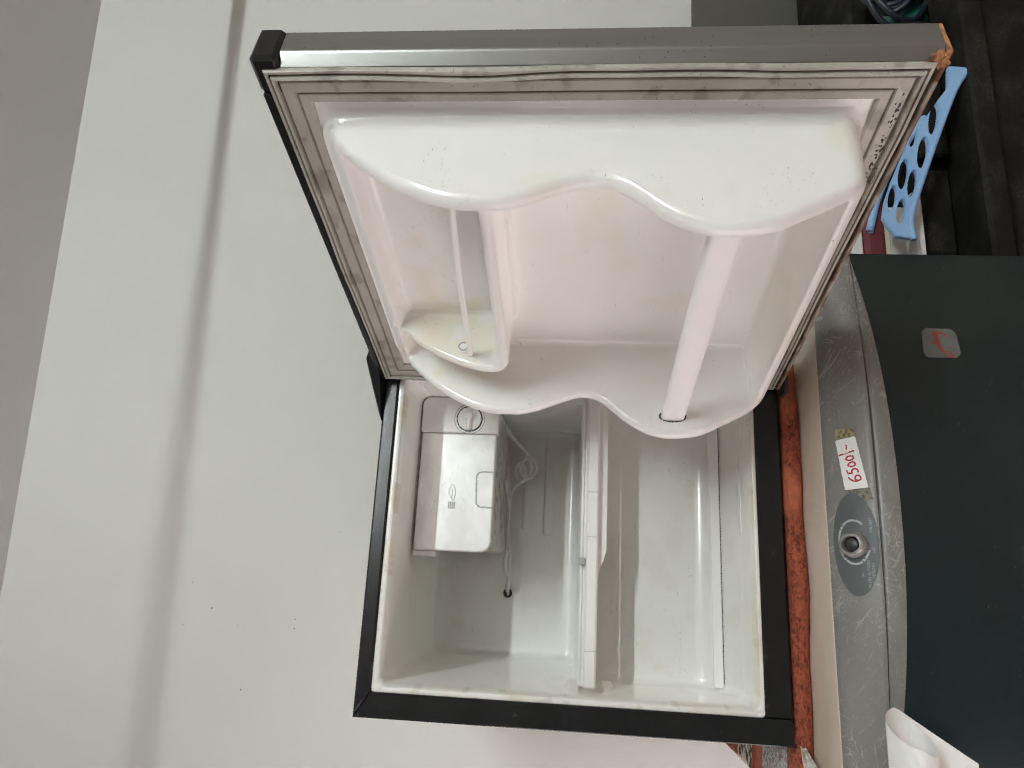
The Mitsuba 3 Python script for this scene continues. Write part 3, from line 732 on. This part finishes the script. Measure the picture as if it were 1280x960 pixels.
for txt, x, s, hgt in (('PRESS BUTTON', -.0390, -.0405, .0026), ('TO DEFROST', -.0365, -.0446, .0026), ('COLDEST', .0160, -.0446, .0024), ('20', -.0285, -.0345, .0024), ('MIN', -.004, -.0462, .0018)):
    m = meshkit.text_mesh(txt, hgt, .0002)
    m.apply_translation([x, s, 0])
    tx_.append(m)
part(dl, 'lettering', on_fascia(cat(*tx_), .0011), 'dial_print', False, label='tiny pale lettering PRESS BUTTON TO DEFROST and COLDEST')
c0 = FS(DX - .001, .54, .001); cn = FS(DX - .001, .54, 1.001) - c0
def axial(profile, n=28, lobes=0.0):
    a = np.cross(cn, [1, 0, 0]); a /= np.linalg.norm(a); b = np.cross(cn, a)
    return loft([[c0 + cn * hgt + (r * (1 + lobes * math.sin(2 * t + .6) + lobes * .6 * math.sin(5 * t))) * (math.cos(t) * a + math.sin(t) * b) for t in np.arange(n) * 2 * math.pi / n] for r, hgt in profile])
kn = part(dl, 'knob', axial([(.0135, .0), (.0138, .004), (.0128, .010), (.0110, .0125), (.0088, .0128), (.0080, .011), (.0078, .004)], lobes=.05), 'knob_metal', 40, label='worn silvery ring knob')
part(kn, 'button', axial([(.0066, .002), (.0066, .0085), (.0055, .0098), (.0025, .0104), (.0001, .0105)]), 'cabinet_black', 40, label='dark push button inside the ring knob')
# badge on the door
bx, bz = .226, -.1475
def on_door(m, off):
    v = np.asarray(m.vertices)
    return trimesh.Trimesh(np.array([(bx + a, DY(bx + a) - off - d, bz + s) for a, s, d in v]), m.faces, process=False)
bp = sg.Polygon([(-.0165, .0165), (-.012, .0185), (.012, .0165), (.0165, .0125), (.0155, -.0125), (.011, -.0165), (-.012, -.0175), (-.0165, -.013)]).buffer(.0015)
bd = part(gd, 'badge', on_door(fine(bp, .0012, 3), .0005), 'badge_grey', False, label='small rubbed grey badge with red script')
cur = [[(-.0120, -.0015), (-.0145, -.0045), (-.0130, -.0075), (-.0095, -.0050), (-.0090, -.0010), (-.0060, .0020), (-.0045, .0005), (-.0060, -.0008), (-.0038, .0012), (-.0012, .0036), (-.0008, .0012), (.0010, .0020), (.0030, .0042), (.0042, .0020), (.0060, .0035), (.0082, .0050), (.0072, .0018), (.0100, .0042), (.0112, .0020)], [(-.0016, .0024), (-.0004, .0068)], [(.0105, .0035), (.0088, -.0035), (.0060, -.0052)]]
part(bd, 'script', on_door(extrude(affinity.scale(strokes(cur, .0013), 1.2, 1.35, origin=(0, 0)), .0003), .0018), 'badge_red', False, label='red slanted script')

# curled sheet of paper on the door front
sheet = thing('paper_sheet', 'curled blank white sheet of paper hanging at the dark green refrigerator door', 'paper')
pp = smooth_path([(-.106, -.140), (-.106, -.118), (-.107, -.095), (-.110, -.074), (-.118, -.058), (-.130, -.0475), (-.145, -.0455), (-.160, -.050), (-.168, -.060), (-.166, -.073), (-.152, -.083), (-.140, -.086), (-.128, -.083), (-.119, -.074)], 6)
cutx = lambda y, z: -.1475 - .62 * max(-.062 - z, 0) - .50 * max(-.112 - y, 0)
prow = [[(cutx(y, z) - .26 * j, y, z) for y, z in pp] for j in np.linspace(0, 1, 10)]
part(sheet, 'leaf', loft(prow, closed=False), 'paper', 60)

# ------------------------------------------------------------------ rug
rug = thing('rug', 'orange plush rug with cream stripes laid between the two fridges', 'rug')
nx, ny = 150, 130
gx = np.linspace(-.335, .232, nx)
gv, gi = [], 0
sec = []
for k in range(ny):
    sec.append(k / (ny - 1))
V, F = [], []
def rug_pt(x, s):
    """s from 0 (under the front edge) through the rounded front to the back"""
    fold = 1 / (1 + math.exp((x - .040) / .0022))
    y0 = -.0105 + .002 * math.sin(x * 21 + 1) + .0015 * math.sin(x * 47) - .0035 * fold + .014 * min(max(0, (-.05 - x) / .08), 1) + .009 * max(0, (x - .14) / .08)
    th = .0205
    L = .53
    if s < .12:
        a = -math.pi / 2 + math.pi * s / .12
        y = y0 + .0105 - .0105 * math.cos(a); z = zt + .0012 + th / 2 + th / 2 * math.sin(a)
    else:
        y = y0 + .0105 + (s - .12) / .88 * (L - y0); z = zt + .0012 + th
    hang = max(0, GX0 + .012 - x)
    z -= hang * 1.2
    return np.array([x, y, z])
for x in gx:
    for s in np.concatenate([np.linspace(0, .12, 16), np.linspace(.125, 1, 60)]):
        V.append(rug_pt(x, s))
V = np.array(V); nb = 76
d = meshkit.fbm(V * 90, 3, 2) - .5
d2 = meshkit.fbm(V * [28, 28, 28], 2, 5) - .5
front = np.clip((.004 - V[:, 1]) / .012, 0, 1)
V[:, 1] -= (d * .006 + d2 * .010) * front
V[:, 2] += np.minimum(d * .003, .0012) * (1 - front) * np.where(V[:, 0] < -.215, 1.0, .0) + np.where(V[:, 0] < -.215, .003 * d2, 0)
# keep it from the cabinet it carries
for i in range(nx - 1):
    for j in range(nb - 1):
        k = i * nb + j
        F.append((k, k + nb, k + nb + 1, k + 1))
part(rug, 'pile', mesh(V, F), 'rug_pile', 60)
# light folded hem at the left front corner
hem = []
for t in np.linspace(0, 1, 24):
    c = np.array([-.2125 - .052 * t, -.010 - .036 * t + .012 * t * t, -.0075 - .011 * t])
    k = .5 + .5 * min(t * 3, 1)
    hem.append([c + np.array([.004 * math.sin(3 * a + 9 * t), (.015 + .002 * math.sin(5 * t)) * math.cos(a), .0055 * math.sin(a) * (1 + .25 * math.sin(4 * a))]) * k for a in np.arange(20) * 2 * math.pi / 20])
part(rug, 'hem', loft(hem, True, True, True), 'hem_cloth', 50, label='folded pale hem at the front corner')

# ------------------------------------------------------------------ things behind on the right
bo = thing('olive_sheet', 'dark olive flat sheet against the wall beyond the fridge door', 'flat_sheet')
def along_wall(x0, x1, z0, z1, d0, d1, b=.0015):
    m = box(x0, x1, -d1, -d0, z0, z1, b)
    m.vertices[:, 1] += 0.56 - 0.078 * m.vertices[:, 0]
    return m
part(bo, 'sheet', along_wall(.62, 1.9, FLOOR, .012, .003, .015), 'dark_olive')  # thin dark olive sheet over the low part of the wall
cs = thing('black_cabinet', 'dusty black cabinet with a projecting ledge beyond the large refrigerator', 'cabinet')
part(cs, 'body', box(.352, .775, .045, .42, FLOOR, -.204, .004), 'dusty_black')
part(cs, 'side', box(.777, 1.35, .17, .42, FLOOR, -.204, .004), 'dusty_black')
part(cs, 'tray', box(.777, 1.35, .045, .168, FLOOR, -.312, .004), 'dusty_black')
part(cs, 'ledge', box(.350, 1.36, -.035, .0435, -.292, -.262, .004), 'dusty_black')
part(cs, 'panel', box(.400, .53, .030, .0445, -.258, -.208, .004), 'dusty_black')
part(cs, 'panel', box(.545, .772, .022, .0445, -.258, -.208, .004), 'dusty_black')
part(cs, 'panel', box(.37, 1.30, .020, .0445, -.62, -.298, .008), 'dusty_black')
st = 'things piled on the black cabinet'
w1 = thing('white_carton', 'open white carton lowest of the pile beyond the large refrigerator', 'carton')
part(w1, 'side', box(.353, .470, .030, .20, -.2025, -.170, .001), 'carton_white')
part(w1, 'flap', box(.36, .478, .004, .0285, -.2020, -.1905, .0008), 'carton_white')
b1 = thing('cream_folder', 'thin cream folder under the maroon one in the pile', 'folder')
part(b1, 'cover', box(.353, .462, .028, .21, -.1690, -.1620, .0008), 'cream_cover')
b2 = thing('maroon_folder', 'thick maroon folder between pale ones in the pile', 'folder')
part(b2, 'cover', box(.353, .56, .020, .21, -.1610, -.1330, .006), 'maroon_cover', 30)
b3 = thing('white_folder', 'pale folder on top of the maroon one', 'folder')
part(b3, 'cover', box(.353, .56, .026, .21, -.1320, -.1180, .0015), 'carton_white')
# blue lattice basket leaning on the pile
bk = thing('blue_basket', 'light blue plastic basket side with rows of oval holes, leaning beyond the refrigerator', 'basket')
outl = sg.Polygon([(.650, -.2395), (.647, -.2666), (.6415, -.2665), (.6258, -.2531), (.614, -.2455), (.5855, -.2327), (.5517, -.2196), (.5037, -.1999), (.4656, -.1859), (.4406, -.1763), (.419, -.1708), (.3953, -.1747), (.3922, -.1691), (.3956, -.1497),
                   (.4064, -.1421), (.4217, -.1354), (.445, -.14), (.4749, -.1512), (.5021, -.1631), (.5296, -.1765), (.5508, -.1894), (.563, -.1975), (.5756, -.2069), (.5923, -.2183), (.604, -.2264), (.6158, -.2354)])
holes = [affinity.rotate(affinity.scale(sg.Point(hx, hz).buffer(1, 12), a * 1.20, b * 1.06), -13, origin=(hx, hz)) for hx, hz, a, b in ((.5675, -.2122, .0200, .0052), (.5166, -.1936, .0196, .0056), (.5444, -.1842, .0160, .0047), (.4846, -.1664, .0185, .0056), (.4713, -.1763, .0165, .0050), (.4498, -.1496, .0150, .0046), (.4306, -.1586, .0150, .0050))]
lat = outl.buffer(-.0012).buffer(.0012).difference(unary_union(holes))
def rounded_plate(poly, y, depth, r=.002):
    ms = []
    for k in range(4):
        a = math.radians(30 * k)
        q = poly.buffer(-r * (1 - math.cos(math.radians(90) - a)) if False else -r * (1 - math.sin(a)))
        m = extrude(q, depth - 2 * r * (1 - math.cos(a)) if depth - 2 * r * (1 - math.cos(a)) > 0 else .001)
        m.apply_translation([0, 0, r * (1 - math.cos(a))])
        ms.append(stand(m, y))
    return cat(*ms)
part(bk, 'lattice', rounded_plate(lat, -.030, .0085), 'blue_plastic', 30)
part(bk, 'rim', tube([(.392, -.026, -.172), (.420, -.0265, -.1705), (.4656, -.0265, -.1850), (.5517, -.0265, -.2185), (.614, -.0265, -.2450), (.644, -.0265, -.2640)], .0045, 10), 'blue_plastic', True)
part(bk, 'back_rim', tube([(.425, .016, -.137), (.475, .016, -.152), (.53, .016, -.178), (.60, .014, -.224)], .005, 10), 'blue_plastic', True)
# coiled cable and teal bottle
cb = thing('cable_coil', 'bundle of dark navy cable loops beyond the fridge door', 'cable')
for i in range(13):
    c = np.array([.90 + .004 * i, .070 + .010 * math.sin(i * 2.1), -.238 + .003 * i])
    rx, rz = .085 - .004 * i + .01 * math.sin(i * 2.3), .052 - .003 * i + .006 * math.sin(i * 1.7)
    pts = [c + np.array([rx * math.cos(a) , .012 * math.sin(2 * a + i), rz * math.sin(a)]) for a in np.linspace(0, 2 * math.pi, 15)]
    part(cb, 'loop', tube(pts, .0048, 8), 'cable_navy', True)
bt = thing('teal_bottle', 'teal plastic bottle lying behind the cable loops', 'bottle')
bl = trimesh.creation.revolve([(0, 0), (.030, 0), (.034, .004), (.034, .10), (.028, .12), (.012, .135), (.012, .155), (0, .155)], sections=28)
bl.apply_transform(trimesh.transformations.rotation_matrix(math.pi / 2, [0, 1, 0]))
bl.apply_translation([.835, .115, -.264])
part(bt, 'body', bl, 'bottle_teal', 40)

# added panel lighting from the left, and an added bar shading the wall
wn = thing('fill_panel', 'added wide framed panel giving soft pinkish light from the left', 'fill_panel')
wx, wy0, wy1, wz0, wz1 = -1.15, -0.75, 0.45, -1.0, 0.40
part(wn, 'frame', cat(box(wx - .03, wx + .02, wy0 - .06, wy0, wz0 - .06, wz1 + .06), box(wx - .03, wx + .02, wy1, wy1 + .06, wz0 - .06, wz1 + .06), box(wx - .03, wx + .02, wy0, wy1, wz1, wz1 + .06), box(wx - .03, wx + .02, wy0, wy1, wz0 - .06, wz0)), 'lamp_housing')
k = part(wn, 'fill_sheet', plane([(wx, wy0, wz0), (wx, wy1, wz0), (wx, wy1, wz1), (wx, wy0, wz1)]), 'lamp_housing', False)
scene[k]['emitter'] = {'type': 'area', 'radiance': {'type': 'rgb', 'value': [FILL_POWER * c for c in FILL_RGB]}}
shade_bar = thing('bent_shade_bar', 'added long tapering bent bar out of view, shaped to shade a stripe on the wall', 'shade_bar')  # unseen bar, bent and tapered for the stripe it shades
cp_, cr_ = [], []
for xw, sv, rad in ((2.1, .96, .017), (1.7, .93, .0165), (1.30, .85, .0150), (.95, .62, .0092), (.45, .44, .0060), (-.2, .36, .0050), (-1.0, .31, .0044), (-2.2, .28, .0040)):
    cp_.append((tx + (xw - tx) * sv, ty + (WY(xw) + .0 - ty) * sv, tz + (1.080 - tz) * sv)); cr_.append((rad, 0, 0))
cp_, cr_ = smooth_path(cp_, 8), smooth_path(cr_, 8)[:, 0]
part(shade_bar, 'tapered_bar', loft([[p + r * np.array([0, math.cos(a), math.sin(a)]) for a in np.arange(12) * 2 * math.pi / 12] for p, r in zip(cp_, cr_)], True, True, True), 'shade_bar_grey', True)
